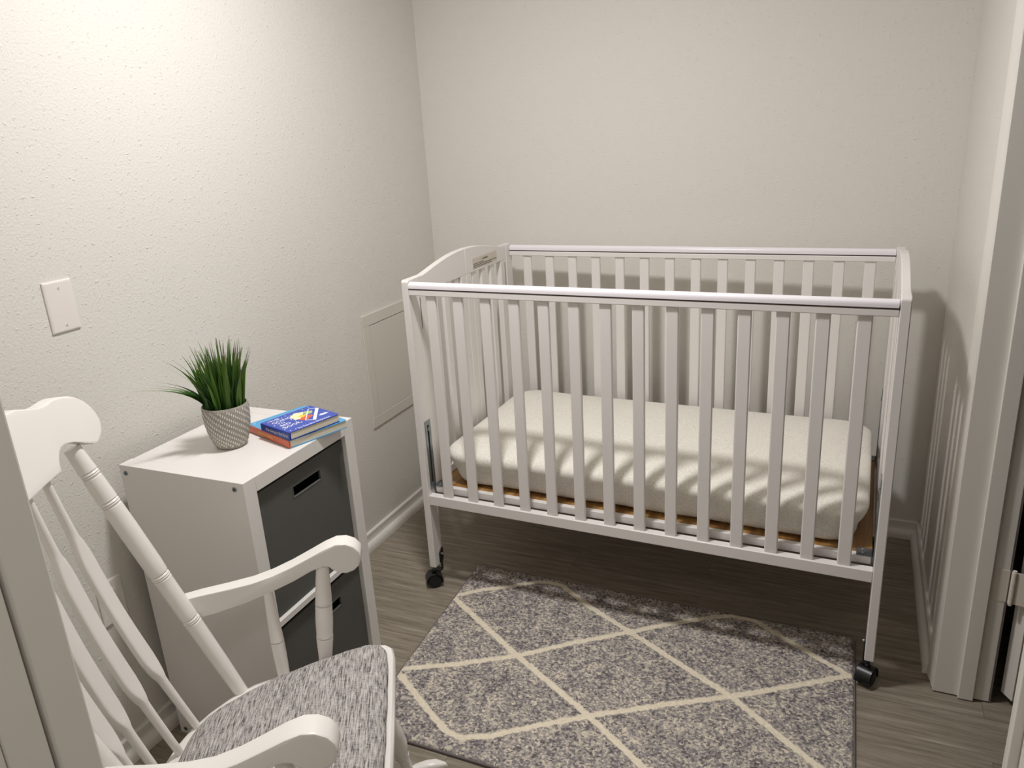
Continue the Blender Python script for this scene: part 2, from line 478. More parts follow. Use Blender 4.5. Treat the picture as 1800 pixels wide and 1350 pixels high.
t = thing('outlet_plate', 'white outlet plate low on the left wall behind the rocking chair spindles', 'wall outlet', (0, -1.7285, 0.435))
mb = MB(); 
mb.loft([[(0.0, -y_, -z_), (0.0, y_, -z_), (0.0, y_, z_), (0.0, -y_, z_)],
         [(0.003, -y_, -z_), (0.003, y_, -z_), (0.003, y_, z_), (0.003, -y_, z_)],
         [(0.0062, -y_+0.005, -z_+0.005), (0.0062, y_-0.005, -z_+0.005), (0.0062, y_-0.005, z_-0.005), (0.0062, -y_+0.005, z_-0.005)]])
build('cover', mb, M_PLATE, t, bevel=0.0008)
for zz in (0.020, -0.020):
    mb = MB().turned((0.0060, 0, zz), (0.0080, 0, zz), [(0, 0.0165), (0.8, 0.0165), (1, 0.0155)], 24)
    for yy in (-0.006, 0.006): mb.box(0.0080, 0.0082, yy-0.0008, yy+0.0008, zz-0.001, zz+0.007, 1)
    mb.cyl((0.0081, 0, zz-0.008), (1, 0, 0), 0.002, 0.0002, 12, 1)
    build('receptacle', mb, [M_PLATE, M_HOLE], t)

ay0, az0, az1 = -0.569, 0.440, 0.868
t = thing('access_panel', 'flat off-white access panel set in the left wall beside the crib', 'access panel', (0, ay0+0.18, (az0+az1)/2))
hy, hz = 0.18, (az1-az0)/2; bw = 0.042; gp = 0.0022
mb = MB()
mb.box(0, 0.006, -hy, hy, hz-bw, hz); mb.box(0, 0.006, -hy, hy, -hz, -hz+bw)
mb.box(0, 0.006, -hy, -hy+bw, -hz+bw, hz-bw); mb.box(0, 0.006, hy-bw, hy, -hz+bw, hz-bw)
build('panel_frame', mb, M_ACC, t, bevel=0.0015)
mb = MB().box(0.0, 0.0055, -hy+bw+gp, hy-bw-gp, -hz+bw+gp*0.6, hz-bw-gp); build('hatch', mb, M_ACC, t, bevel=0.0006)
mb = MB().box(0.0, 0.002, -hy+bw, hy-bw, -hz+bw, hz-bw); build('recess', mb, M_DARKLINE, t)

# ================================================================== RUG
TL, TR, BR, BL = Vector((.455, -.676)), Vector((1.684, -.690)), Vector((1.697, -1.492)), Vector((.502, -1.490))
rug = thing('area_rug', 'grey speckled rug with cream lozenge lines, in front of the crib', 'rug', (1.08, -1.09, 0))
segs = [[(.464, -.883), (.54, -.82), (.634, -.762), (.69, -.722), (.735, -.706), (.785, -.712), (.90, -.79), (1.064, -.88)],
        [(.464, -.887), (.60, -.975), (.786, -1.095), (.93, -1.18), (1.058, -1.255), (1.232, -1.374), (1.39, -1.50)],
        [(1.064, -.88), (1.17, -.80), (1.285, -.725), (1.335, -.702), (1.402, -.700), (1.50, -.765), (1.672, -.871)],
        [(1.064, -.88), (1.20, -.955), (1.388, -1.06), (1.50, -1.145), (1.617, -1.232), (1.70, -1.30)],
        [(1.672, -.871), (1.55, -.955), (1.388, -1.06), (1.22, -1.155), (1.058, -1.255), (.92, -1.35), (.85, -1.405), (.779, -1.438), (.73, -1.432), (.700, -1.412), (.628, -1.368), (.55, -1.315), (.478, -1.268)],
        [(1.064, -.88), (.92, -.985), (.786, -1.095), (.63, -1.19), (.478, -1.268)]]
flat = [(Vector(a), Vector(b)) for s in segs for a, b in zip(s, s[1:])]
def dist_line(p):
    best = 9
    for a, b in flat:
        if abs(p.x-a.x) > 0.32: continue
        ab = b-a; tt = max(0, min(1, (p-a).dot(ab)/ab.length_squared)); d_ = (a+ab*tt-p).length
        if d_ < best: best = d_
    return best
NX, NY = 430, 280
vs = []; fs = []; ln = []
for j in range(NY+1):
    for i in range(NX+1):
        u_, v_ = i/NX, j/NY
        p = (TL*(1-u_)+TR*u_)*(1-v_)+(BL*(1-u_)+BR*u_)*v_
        ex = min(u_, 1-u_)*1.22; ey = min(v_, 1-v_)*0.81
        rc = 0.025
        if ex < rc and ey < rc:      # round the corners
            d_ = math.hypot(rc-ex, rc-ey)
            if d_ > rc:
                cxy = Vector(((1 if u_ < .5 else -1)*(rc-ex)*(1-rc/d_), (-1 if v_ < .5 else 1)*(rc-ey)*(1-rc/d_)))
                p = p+cxy
        e = min(ex, ey, 0.01)/0.01
        nz = noise.noise(Vector((p.x*230, p.y*230, 0)))*0.0016+noise.noise(Vector((p.x*90, p.y*90, 3)))*0.0013
        wob = noise.noise(Vector((p.x*60, p.y*60, 8)))*0.0035+noise.noise(Vector((p.x*160, p.y*160, 1)))*0.002
        d_ = dist_line(p)+wob
        l_ = max(0, min(1, (0.0105-d_)/0.0025))
        z = 0.004 + 0.0095*math.sqrt(max(0, 1-(1-e)**2)) + nz*(0.3+0.7*e) - l_*0.0012
        jit = 0.0008
        vs.append((p.x+random.uniform(-jit, jit)-1.08, p.y+random.uniform(-jit, jit)+1.09, z)); ln.append(l_)
for j in range(NY):
    for i in range(NX):
        a = j*(NX+1)+i; fs.append((a, a+NX+1, a+NX+2, a+1))
me = bpy.data.meshes.new('pile'); me.from_pydata(vs, [], fs); me.materials.append(M_RUG)
at = me.attributes.new('line', 'FLOAT', 'POINT'); at.data.foreach_set('value', ln)
for p in me.polygons: p.use_smooth = True
o = bpy.data.objects.new('pile', me); COL.objects.link(o); o.parent = rug
mb = MB()
cor = [TL, TR, BR, BL]; loop = []
ctr = (TL+TR+BR+BL)/4
for k in range(4):
    c0 = cor[k]; pv = cor[k-1]; nx = cor[(k+1) % 4]
    a = (pv-c0).normalized()*0.024; b = (nx-c0).normalized()*0.024
    for tt in range(7):
        s_ = tt/6; loop.append(c0+a*(1-s_)**2+b*s_**2)
lp = [Vector((p.x-1.08, p.y+1.09, 0.0)) for p in loop]
n_ = len(lp); rings = []
for i, p in enumerate(lp):
    d_ = (lp[(i+1) % n_]-lp[i-1]).normalized(); outw = Vector((d_.y, -d_.x, 0))
    if outw.dot(p) < 0: outw = -outw
    rings.append([p+outw*(0.0035*math.cos(a_))+Vector((0, 0, 0.0045+0.0042*math.sin(a_))) for a_ in [k*math.pi/4 for k in range(8)]])
rings.append(rings[0])
mb.loft(rings, cap=False)
build('binding', mb, M_BIND, rug)
mb = MB().add([(p.x, p.y, 0.0005) for p in lp]+[(p.x, p.y, 0.004) for p in lp],
              [tuple(range(n_)), tuple(range(2*n_-1, n_-1, -1))]+[(i, (i+1) % n_, n_+(i+1) % n_, n_+i) for i in range(n_)])
build('backing', mb, M_BIND, rug, smooth=False)

# ================================================================== CRIB
X0, YN, TH, SH = .3631, -.8502, -.0304, -.015
crib = thing('crib', 'white slatted wooden crib on black casters against the back wall', 'crib', (X0, YN, 0), TH)
def cx(p): return Vector((p.x+SH*p.y, p.y, p.z))
L_, D_ = 1.366, 0.747; PW = .0235
ZT = 1.064
def cb(name, mb, m, parent=crib, bevel=0.0018, **k): return build(name, mb, m, parent, bevel=bevel, xf=cx, **k)
# four posts (front face PW wide, .052 deep), rounded top
caster_dir = {}
for side, a0 in (('l', 0.0), ('r', L_-PW)):
    for far in (0, 1):
        b0, b1 = (0.0, 0.052) if not far else (D_-0.052, D_)
        r = 0.009
        pts = []
        prof = [(b0, 0.085), (b1, 0.085)]
        def arc(bc, zc, a_s, a_e): return [(bc+r*math.cos(math.radians(a)), zc+r*math.sin(math.radians(a))) for a in range(a_s, a_e+1, 15)]
        if not far: prof += [(b1, ZT)] + arc(b0+r, ZT-r, 90, 180)
        else: prof += arc(b1-r, ZT-r, 0, 90) + [(b0, ZT)]
        mb = MB().prism(prof, 0, a0, a0+PW)
        post = cb('corner_post', mb, M_CRIB, bevel=0.0022)
        # steel slot track on the inside of the post
        s_ = 1 if side == 'l' else -1; ai = a0+PW if side == 'l' else a0
        bq0, bq1 = (0.016, 0.050) if not far else (D_-0.050, D_-0.016)
        mb = MB()
        x0_, x1_ = sorted((ai, ai+s_*0.0022)); bc = (bq0+bq1)/2
        mb.box(x0_, x1_, bq0, bc-0.005, 0.368, 0.606); mb.box(x0_, x1_, bc+0.005, bq1, 0.368, 0.606)
        mb.box(x0_, x1_, bc-0.005, bc+0.005, 0.590, 0.606); mb.box(x0_, x1_, bc-0.005, bc+0.005, 0.368, 0.39)
        mb.cyl((x1_ if s_ > 0 else x0_, bc+0.004, 0.575), (1, 0, 0), 0.007, 0.004, 14)
        cb('slot_track', mb, M_GALV, post, bevel=0.0005)
        mb = MB().box(ai-0.0003*s_ if s_ > 0 else ai-0.0004, ai+0.0004 if s_ > 0 else ai+0.0003, bc-0.005, bc+0.005, 0.39, 0.59)
        cb('track_slot', mb, M_HOLE, post, bevel=0)
# end frames: two hinged halves each, solid arched head, three slats
def arch_z(b):
    return interp([(0, 1.064), (.093, 1.0645), (.13, 1.071), (.17, 1.079), (.21, 1.086), (.246, 1.0915), (.285, 1.096), (.321, 1.0985), (.3735, 1.100)], b if b <= D_/2 else D_-b)
for a0 in (0.0005, L_-PW+0.0015):
    a1 = a0+0.0215
    for half in (0, 1):
        fl = (lambda b: b) if half == 0 else (lambda b: D_-b)
        bb = [0.0535, 0.093, 0.11, .13, .15, .17, .19, .21, .246, .285, .321, .35, .3725]
        poly = [(fl(0.0535), 1.010)]+[(fl(b), arch_z(b)) for b in bb]+[(fl(.3725), 1.010)]
        mb = MB().prism(poly, 0, a0, a1)
        lo, hi = sorted((fl(.0535), fl(.098))); mb.box(a0, a1, lo, hi, 0.335, 1.010)
        lo, hi = sorted((fl(.335), fl(.3725))); mb.box(a0, a1, lo, hi, 0.335, 1.010)
        lo, hi = sorted((fl(.098), fl(.335))); mb.box(a0, a1, lo, hi, 0.335, 0.395)
        ef = cb('end_frame', mb, M_CRIB, bevel=0.0022)
        for bc in (.163, .2355, .308):
            lo, hi = sorted((fl(bc-.0165), fl(bc+.0165)))
            mb = MB().box(a0+0.005, a1-0.004, lo, hi, 0.394, 1.012)
            cb('slat', mb, M_CRIB, ef, bevel=0.003)
        # narrow slot in the stile
        ai = a1 if a0 < 0.5 else a0
        lo, hi = sorted((fl(.0625), fl(.0655)))
        mb = MB().box(ai-0.0004, ai+0.0004, lo, hi, 0.90, 1.0)
        cb('stile_slot', mb, M_HOLE, ef, bevel=0)
# long sides
for far in (0, 1):
    fb = (lambda b: b) if not far else (lambda b: D_-b)
    def bx(mb, a0, a1, b0, b1, z0, z1, mi=0):
        lo, hi = sorted((fb(b0), fb(b1))); return mb.box(a0, a1, lo, hi, z0, z1, mi)
    aL, aR = PW+0.0003, L_-PW-0.0003
    mb = MB(); bx(mb, aL, aR, 0.0005, 0.024, 1.0184, 1.0355); tr_ = cb('top_rail', mb, M_CRIB, bevel=0.002)
    mb = MB(); bx(mb, aL, aR, 0.0005, 0.026, 0.3211, 0.3551); sf = cb('bottom_rail', mb, M_CRIB, bevel=0.002)
    mb = MB(); bx(mb, aL, aR, 0.003, 0.0215, 1.0354, 1.0395)
    cb('rail_groove', mb, M_GAP, tr_, bevel=0)
    # teething rail: rounded plastic cap
    prof = []
    for k in range(0, 13):
        a_ = math.pi*k/12
        prof.append((0.0122+0.0138*math.cos(a_), 1.0455+0.0125*math.sin(a_)**0.8 if 0 < k < 12 else 1.0455))
    prof += [(-0.0016, 1.0392), (0.026, 1.0392)]
    prof = [(fb(b), z) for b, z in prof]
    mb = MB().prism(prof, 0, aL+0.001, aR-0.001)
    cb('teething_rail', mb, M_PLAS, tr_, bevel=0.001)
    for k in range(14):
        a_ = .0765+.0907*k
        mb = MB(); bx(mb, a_, a_+.0335, 0.0065, 0.0185, 0.3545, 1.0190)
        cb('slat', mb, M_CRIB, sf, bevel=0.003)
# mattress support
mb = MB().box(0.028, L_-0.028, 0.0585, D_-0.0585, 0.356, 0.3735); brd = cb('mattress_board', mb, M_PINE, bevel=0.001)
for b0, b1 in ((0.040, 0.058), (D_-0.058, D_-0.040)):
    mb = MB().box(0.030, L_-0.030, b0, b1, 0.3515, 0.3735); bar = cb('support_bar', mb, M_CRIB, brd, bevel=0.001)
for a0, a1 in ((0.0265, 0.066), (L_-0.066, L_-0.0265)):
    for b0, b1 in ((0.0385, 0.078), (D_-0.078, D_-0.0385)):
        mb = MB().box(a0, a1, b0, b1, 0.3736, 0.3765)
        if a0 < .5: mb.box(a0-0.0005, a0+0.003, b0, b1, 0.347, 0.3765)
        else: mb.box(a1-0.003, a1+0.0005, b0, b1, 0.347, 0.3765)
        ac = (a0+a1)/2
        for bb_ in (b0+0.012, b0+0.03): mb.cyl((ac-0.005, bb_, 0.3772), (0, 0, 1), 0.0035, 0.0014, 12, 1)
        cb('corner_bracket', mb, [M_ZINC, M_STEEL], brd, bevel=0.0006)
# casters: twin-wheel with hood, side bracket with screw
def caster(a, b, ang, side, far):
    s_ = 1 if side == 'l' else -1
    ai = PW if side == 'l' else L_-PW
    bp = 0.043 if not far else D_-0.043
    cs = bpy.data.objects.new('caster', None); COL.objects.link(cs); cs.parent = crib; cs.location = (a+SH*b, b, 0)
    ax = Vector((math.cos(ang), math.sin(ang), 0))
    for s2 in (-1, 1):
        mb = MB().cyl(ax*s2*0.0115+Vector((0, 0, 0.0252)), ax, 0.0250, 0.014, 36, bev=0.003)
        mb.cyl(ax*s2*0.0190+Vector((0, 0, 0.0252)), ax, 0.017, 0.002, 24)
        build('wheel', mb, M_BLACK, cs)
    # hood
    fwd_ = Vector((-ax.y, ax.x, 0)); rings = []
    for k in range(0, 15):
        a_ = math.radians(-22+k*224/14)
        c_ = fwd_*math.cos(a_)*0.0292+Vector((0, 0, 0.0252+0.0292*math.sin(a_)))
        ci = fwd_*math.cos(a_)*0.0262+Vector((0, 0, 0.0252+0.0262*math.sin(a_)))
        rings.append([c_-ax*0.0205, c_+ax*0.0205, ci+ax*0.0205, ci-ax*0.0205])
    mb = MB().loft(rings); mb.cyl((0, 0, 0.057), (0, 0, 1), 0.008, 0.012, 14)
    build('hood', mb, M_BLACK, cs, bevel=0.0008)
    # bracket plate on the inner face of the post, stem
    mb = MB(); x0_, x1_ = sorted((ai, ai+s_*0.003))
    mb.prism([(bp-0.016, 0.090), (bp+0.004, 0.090), (bp+0.0085, 0.099), (bp+0.0085, 0.136), (bp+0.003, 0.142), (bp-0.016, 0.128)], 0, x0_, x1_)
    mb.box(x0_, x1_, bp-0.009, bp+0.001, 0.058, 0.089)
    mb.box(min(x0_, a-0.006), max(x1_, a+0.006), min(bp-0.009, b), max(bp+0.001, b), 0.0585, 0.0635)
    mb.cyl(((ai+s_*0.005), bp-0.001, 0.118), (1, 0, 0), 0.0042, 0.005, 14, 1)
    o = cb('stem_bracket', mb, [M_BLACK, M_STEEL], cs, bevel=0.0006)
    o.location = (-(a+SH*b), -b, 0)
caster(0.000, 0.020, math.radians(-50), 'l', 0)
caster(L_-0.014, 0.022, math.radians(-22), 'r', 0)
caster(0.012, D_-0.022, math.radians(-60), 'l', 1)
caster(L_-0.012, D_-0.022, math.radians(10), 'r', 1)
# warning label on the inside of the left end
mb = MB().box(0.0220, 0.0225, .424, .617, 1.0185, 1.056)
lab = cb('warning_label', mb, M_LABEL, bevel=0)
mb = MB()
for z0, b0, b1 in ((1.0345, .43, .51), (1.0285, .43, .612), (1.0225, .43, .575)):
    b = b0
    while b < b1:
        wd = random.uniform(0.006, 0.016); mb.box(0.0225, 0.0227, b, min(b+wd, b1), z0, z0+0.0030); b += wd+0.002
mb.prism([(.494, 1.0425), (.5015, 1.0425), (.4978, 1.0488)], 0, 0.0225, 0.0227)
cb('label_print', mb, M_LINK, lab, bevel=0)
mt = Matrix(((SH, 0, 1, 0.0229+SH*.5055), (1, 0, 0, .5055), (0, 1, 0, 1.0427), (0, 0, 0, 1)))
letters('label_heading', 'WARNING', 0.0078, mt, M_LINK, lab)

# mattress with fitted sheet
mat_t = thing('crib_mattress', 'crib mattress in a cream heather fitted sheet, lying inside the crib', 'mattress', (X0, YN, 0), TH)
def rrect(a0, a1, b0, b1, r, n=14):
    out = []
    for (ca, cb_, s0) in ((a1-r, b0+r, -90), (a1-r, b1-r, 0), (a0+r, b1-r, 90), (a0+r, b0+r, 180)):
        for k in range(n+1):
            a_ = math.radians(s0+90*k/n); out.append((ca+r*math.cos(a_), cb_+r*math.sin(a_)))
    # straight subdivisions
    res = []
    m_ = len(out)
    for i in range(m_):
        p, q = out[i], out[(i+1) % m_]; res.append(p)
        d_ = math.hypot(q[0]-p[0], q[1]-p[1]); k = int(d_/0.022)
        for j in range(1, k): res.append((p[0]+(q[0]-p[0])*j/k, p[1]+(q[1]-p[1])*j/k))
    return res
base = rrect(.050, 1.322, .046, .706, .085)
prof = [(.080, .3765), (.056, .3768), (.044, .379), (.036, .386), (.030, .400), (.023, .420), (.014, .441), (.005, .459), (.001, .470), (0, .479), (.003, .488), (.012, .495), (.025, .500), (.040, .504), (.060, .507),
        (.09, .511), (.13, .5145), (.18, .517), (.24, .519), (.30, .520)]
ca_, cb2 = .686, .376
rings = []
for ins, z in prof:
    ring = []
    for a, b in base:
        # inset toward medial line
        ma = max(.380, min(.992, a)); v_ = Vector((a-ma, b-cb2)); l_ = v_.length
        v2 = v_*(max(0.0, l_-ins)/l_) if l_ > 0 else v_
        pa, pb = ma+v2.x, cb2+v2.y
        side_amt = max(0, 1-abs(z-.425)/.05)
        fold = noise.noise(Vector((pa*9+z*16, pb*6, z*26)))*0.0075+noise.noise(Vector((pa*34-z*50, pb*20, z*60)))*0.0034
        nrm = v_.normalized() if l_ > 0 else Vector((0, 0))
        pa += nrm.x*fold*side_amt; pb += nrm.y*fold*side_amt
        zz = z + (noise.noise(Vector((pa*4, pb*4, 5)))*0.004 if z > .5 else 0)
        if z < .40: zz = z + max(0, noise.noise(Vector((pa*7, pb*7, 2))))*0.006
        ring.append((pa, pb, zz))
    rings.append(ring)
mb = MB().loft(rings)
ms = build('fitted_sheet', mb, M_SHEET, mat_t, xf=cx)

# ================================================================== CUBE SHELF
KX, KY, KT, KH, KW, KD = .4251, -1.6611, .0101, .7778, .4149, .3725
shelf = thing('cube_shelf', 'white two-cube shelf standing against the left wall, holding two grey bins', 'shelf', (KX, KY, 0), KT)
mb = MB().box(-KD, 0, 0, .038, 0, KH); sp = build('side_panel', mb, M_SHELF, shelf, bevel=0.001)
for a_, z_ in ((-KD+.018, .758), (-.026, .761), (-KD+.02, .016), (-.026, .016)):
    mb = MB().cyl((a_, -0.0004, z_), (0, 1, 0), 0.0058, 0.0022, 20); mb.cyl((a_, -0.0016, z_), (0, 1, 0), 0.0024, 0.0006, 6, 1)
    build('assembly_screw', mb, [M_SCREW, M_HOLE], sp)
mb = MB().box(-KD, 0, KW-.038, KW, 0, KH); build('side_panel', mb, M_SHELF, shelf, bevel=0.001)
mb = MB().box(-KD+.003, 0, .0383, KW-.0383, KH-.036, KH-.0004); build('top_panel', mb, M_SHELF, shelf, bevel=0.0008)
mb = MB().box(-KD, 0, .0383, KW-.0383, 0.0, .036); build('bottom_panel', mb, M_SHELF, shelf, bevel=0.0008)
mb = MB().box(-KD, -0.001, .038, KW-.038, .384, .400); build('middle_shelf', mb, M_SHELF, shelf, bevel=0.0008)
# bins
for (z0, z1, hz0, hz1, lb, yo) in ((.4005, .7295, .664, .690, 'charcoal fabric bin in the upper cube of the white shelf, with cut-out handle', 0.012),
                               (.0365, .366, .290, .316, 'charcoal fabric bin in the lower cube of the white shelf, partly behind the chair', 0.020)):
    b = thing('storage_bin', lb, 'storage bin', (KX, KY, z0), KT, 'grey bins in the cube shelf')
    y0, y1 = .0405, KW-.0405; h = z1-z0; xf_, xb = -.012, -KD+.03
    yc = (y0+y1)/2+yo; hw = .0525; a0, a1 = hz0-z0, hz1-z0; t_ = .005
    mb = MB(); mb.box(xf_-t_, xf_, y0, yc-hw, 0, h); mb.box(xf_-t_, xf_, yc+hw, y1, 0, h)
    mb.box(xf_-t_, xf_, yc-hw, yc+hw, 0, a0); mb.box(xf_-t_, xf_, yc-hw, yc+hw, a1, h)
    build('front_panel', mb, M_BIN, b)
    mb = MB(); mb.box(xb, xf_-t_, y0, y0+t_, 0, h-.002); mb.box(xb, xf_-t_, y1-t_, y1, 0, h-.002); mb.box(xb, xb+t_, y0+t_, y1-t_, 0, h-.002)
    mb.box(xb, xf_-t_, y0, y1, 0, .004); build('bin_body', mb, M_BIN, b)
    mb = MB(); e = .0035
    for q0, q1, w0, w1 in ((yc-hw-e, yc+hw+e, a1, a1+e), (yc-hw-e, yc+hw+e, a0-e, a0), (yc-hw-e, yc-hw, a0, a1), (yc+hw, yc+hw+e, a0, a1)):
        mb.box(xf_, xf_+.0008, q0, q1, w0, w1)
    build('handle_trim', mb, M_BIN, b, bevel=.0004)

# ================================================================== POTTED GRASS
PX, PY, PZ = .235, -1.487, KH
plant = thing('potted_grass', 'artificial green grass in a patterned grey pot on the white shelf', 'potted plant', (PX, PY, PZ))
pp = [(0, .034), (.002, .0365), (.012, .041), (.025, .0455), (.042, .0500), (.060, .0530), (.080, .0545), (.098, .0542), (.106, .0537), (.108, .0525),
      (.107, .0505), (.100, .0500), (.094, .0495)]
seg = 56
rings = [[(r*math.cos(2*math.pi*i/seg), r*math.sin(2*math.pi*i/seg), z) for i in range(seg)] for z, r in pp]
mb = MB().loft(rings)
def pr(z): return interp(pp[:9], z)
rows = 17
for k in range(rows):
    th = 2*math.pi*k/rows; z = 0.100
    while z > 0.010:
        rr = pr(z)+0.0006; h_ = 0.0066; w_ = 0.00125
        c_ = Vector((rr*math.cos(th), rr*math.sin(th), z-h_/2)); tng = Vector((-math.sin(th), math.cos(th), 0))
        rl = pr(max(0.002, z-h_/2))+0.0007; rh = pr(min(z+h_/2, .104))+0.0007
        rd = Vector((math.cos(th), math.sin(th), 0)); dz = Vector((0, 0, h_/2))
        cl = rd*rl+Vector((0, 0, z))-dz-tng*0.0006; chh = rd*rh+Vector((0, 0, z))+dz+tng*0.0006; cm = (cl+chh)/2
        mb.add([cl-tng*w_*.6, cl+tng*w_*.6, cm+tng*w_*1.2, chh+tng*w_*.6, chh-tng*w_*.6, cm-tng*w_*1.2], [(0, 1, 2, 3, 4, 5)], 1)
        st = 0.0058; th += st*0.78/rr; z -= st*0.62
build('pot', mb, [M_POT, M_DASH], plant)
mb = MB().cyl((0, 0, .092), (0, 0, 1), .0497, .006, 40); build('moss', mb, M_SOIL, plant)
vs = []; fs = []; sh_ = []
def blade(bx_, by_, dirx, diry, lean, hgt, wid, droop, shade):
    n = 9; o_ = len(vs)
    d_ = Vector((dirx, diry, 0)).normalized() if (dirx or diry) else Vector((1, 0, 0))
    tw = random.uniform(0, math.pi); side = Vector((math.cos(tw), math.sin(tw), 0))
    for k in range(n+1):
        t_ = k/n
        p = Vector((bx_, by_, .090))+d_*(lean*(t_**1.6)+droop*t_**3)+Vector((0, 0, hgt*(t_-0.25*(droop+lean*.4)/max(hgt, .01)*t_**3)))
        wd = wid*(0.35+1.0*math.sin(math.pi*min(1, t_*1.15+.12))**0.8)*(1-t_**4)+0.0003
        up_ = Vector((side.y, -side.x, 0))*wid*0.35*(1-t_)
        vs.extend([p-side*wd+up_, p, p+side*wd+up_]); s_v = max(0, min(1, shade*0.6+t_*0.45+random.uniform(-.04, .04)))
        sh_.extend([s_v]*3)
    for k in range(n):
        a = o_+3*k; fs.extend([(a, a+1, a+4, a+3), (a+1, a+2, a+5, a+4)])
for i in range(150):
    a_ = random.uniform(0, 2*math.pi); r_ = .045*math.sqrt(random.random())
    bx_, by_ = r_*math.cos(a_), r_*math.sin(a_)
    out = r_/.045
    ln_ = random.uniform(-.004, .034)*out+random.uniform(0, .008)
    h_ = random.uniform(.095, .160)*(1-.10*out)+.026
    blade(bx_, by_, bx_+random.uniform(-.012, .012), by_+random.uniform(-.012, .012), ln_, h_, random.uniform(.0026, .0052), random.uniform(0, .014), random.random())
# the long blades that hang out to one side
for (dx, dy, ln_, h_, wd, dr, s_) in ((-.45, -.89, .105, .125, .0050, .062, .45), (-.50, -.87, .085, .118, .0038, .05, .35), (-.4, -.9, .075, .122, .0038, .045, .3),
                                   (-.6, -.8, .058, .118, .003, .045, .3), (-.7, -.7, .045, .15, .0045, .028, .55), (-.4, -.9, .040, .16, .0045, .022, .6),
                                   (-.5, -.85, .055, .150, .004, .03, .6), (.9, .4, .035, .165, .0038, .018, .5), (.8, -.3, .02, .09, .005, .015, .4),
                                   (.3, -.9, .03, .10, .0052, .02, .35), (0, -1, .035, .09, .0055, .03, .3), (-.5, -.8, .05, .095, .0055, .03, .35)):
    v_ = Vector((dx, dy)).normalized()
    blade(v_.x*.036, v_.y*.036, dx, dy, ln_, h_, wd, dr, s_)
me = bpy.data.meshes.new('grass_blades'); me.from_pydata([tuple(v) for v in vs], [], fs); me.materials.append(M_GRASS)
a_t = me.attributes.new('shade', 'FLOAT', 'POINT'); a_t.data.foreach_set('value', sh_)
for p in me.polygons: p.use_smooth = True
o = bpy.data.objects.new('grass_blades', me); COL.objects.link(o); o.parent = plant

# ================================================================== BOOKS
def book_frame(corner, udir):     # u = out from spine, v = along spine (towards viewer side)
    u_ = Vector(udir).normalized(); v_ = Vector((u_.y, -u_.x))
    return u_, v_
def make_book(name, label, corner, ang, wu, lv, h, zb, mcov, mspine, mback):
    """local x = away from spine, local y = towards top of the cover (spine runs along -y)"""
    t = thing(name, label, 'book', (corner[0], corner[1], zb), ang)
    r = .006
    # pages
    mb = MB().box(.003, wu-.0015, -lv+.0015, -.0015, .0018, h-.0018); build('pages', mb, M_PAGES, t, bevel=.0006)
    def cov(z0, z1, m, nm):
        pts = [(0, 0), (0, -lv)]
        for cxx, cyy, s0 in ((wu-r, -lv+r, -90), (wu-r, -r, 0)):
            for k in range(7):
                a = math.radians(s0+15*k); pts.append((cxx+r*math.cos(a), cyy+r*math.sin(a)))
        mb = MB().prism(pts, 2, z0, z1); return build(nm, mb, m, t, bevel=.0003)
    c = cov(h-.0018, h, mcov, 'front_cover'); cov(0, .0018, mback, 'back_cover')
    mb = MB().prism([(-.0014, .001), (.003, .0), (.003, h), (-.0014, h-.001)], 1, -lv, 0)
    # prism axis 1 -> coords (x, z)
    s = build('spine', mb, mspine, t, bevel=.0008)
    return t, c, s
import math as _m
ang1 = _m.atan2(.153, .044)       # reading direction of the top book
bk, cov1, sp1 = make_book('picture_book', 'royal blue board book with white title lettering, on top of the other book', (.287, -1.434), ang1, .149, .121, .0205, KH+.0211, M_NAVY, M_NAVYS, M_NAVYS)
zc = .0205+.0001
for txt, x, y, s_ in (('THE', .016, -.026, .0155), ('GOING', .012, -.044, .0170), ('TO', .018, -.059, .0140), ('BED', .014, -.076, .0165), ('BOOK', .010, -.095, .0180)):
    m_ = Matrix.Translation((x, y+.006, zc)) @ Matrix.Rotation(.04, 4, 'Z')
    letters('title_letters', txt, s_, m_, M_INK, cov1)
letters('author_letters', 'by Sandra Boynton', .0125, Matrix.Translation((.030, -.1170, zc)) @ Matrix.Scale(1.0, 4), M_INK, cov1)
mb = MB()
def poly(pts, mi, z=.0): mb.add([(x, y, zc+z) for x, y in pts]+[(x, y, zc-.0001) for x, y in pts], [tuple(range(len(pts)))]+[(i, (i+1) % len(pts), len(pts)+(i+1) % len(pts), len(pts)+i) for i in range(len(pts))], mi)
def blob(x, y, rx, ry, mi, z):
    poly([(x+rx*(1+.18*math.sin(5*a))*math.cos(a), y+ry*(1+.18*math.cos(4*a))*math.sin(a)) for a in [k*math.pi/10 for k in range(20)]], mi, z)
blob(.088, -.030, .018, .012, 1, .00010); blob(.072, -.040, .012, .010, 1, .00013); blob(.088, -.050, .015, .008, 2, .00016)
blob(.080, -.070, .013, .011, 3, .00019); blob(.096, -.064, .012, .010, 3, .00022); blob(.112, -.040, .013, .011, 4, .00025); blob(.070, -.055, .010, .007, 1, .00028)
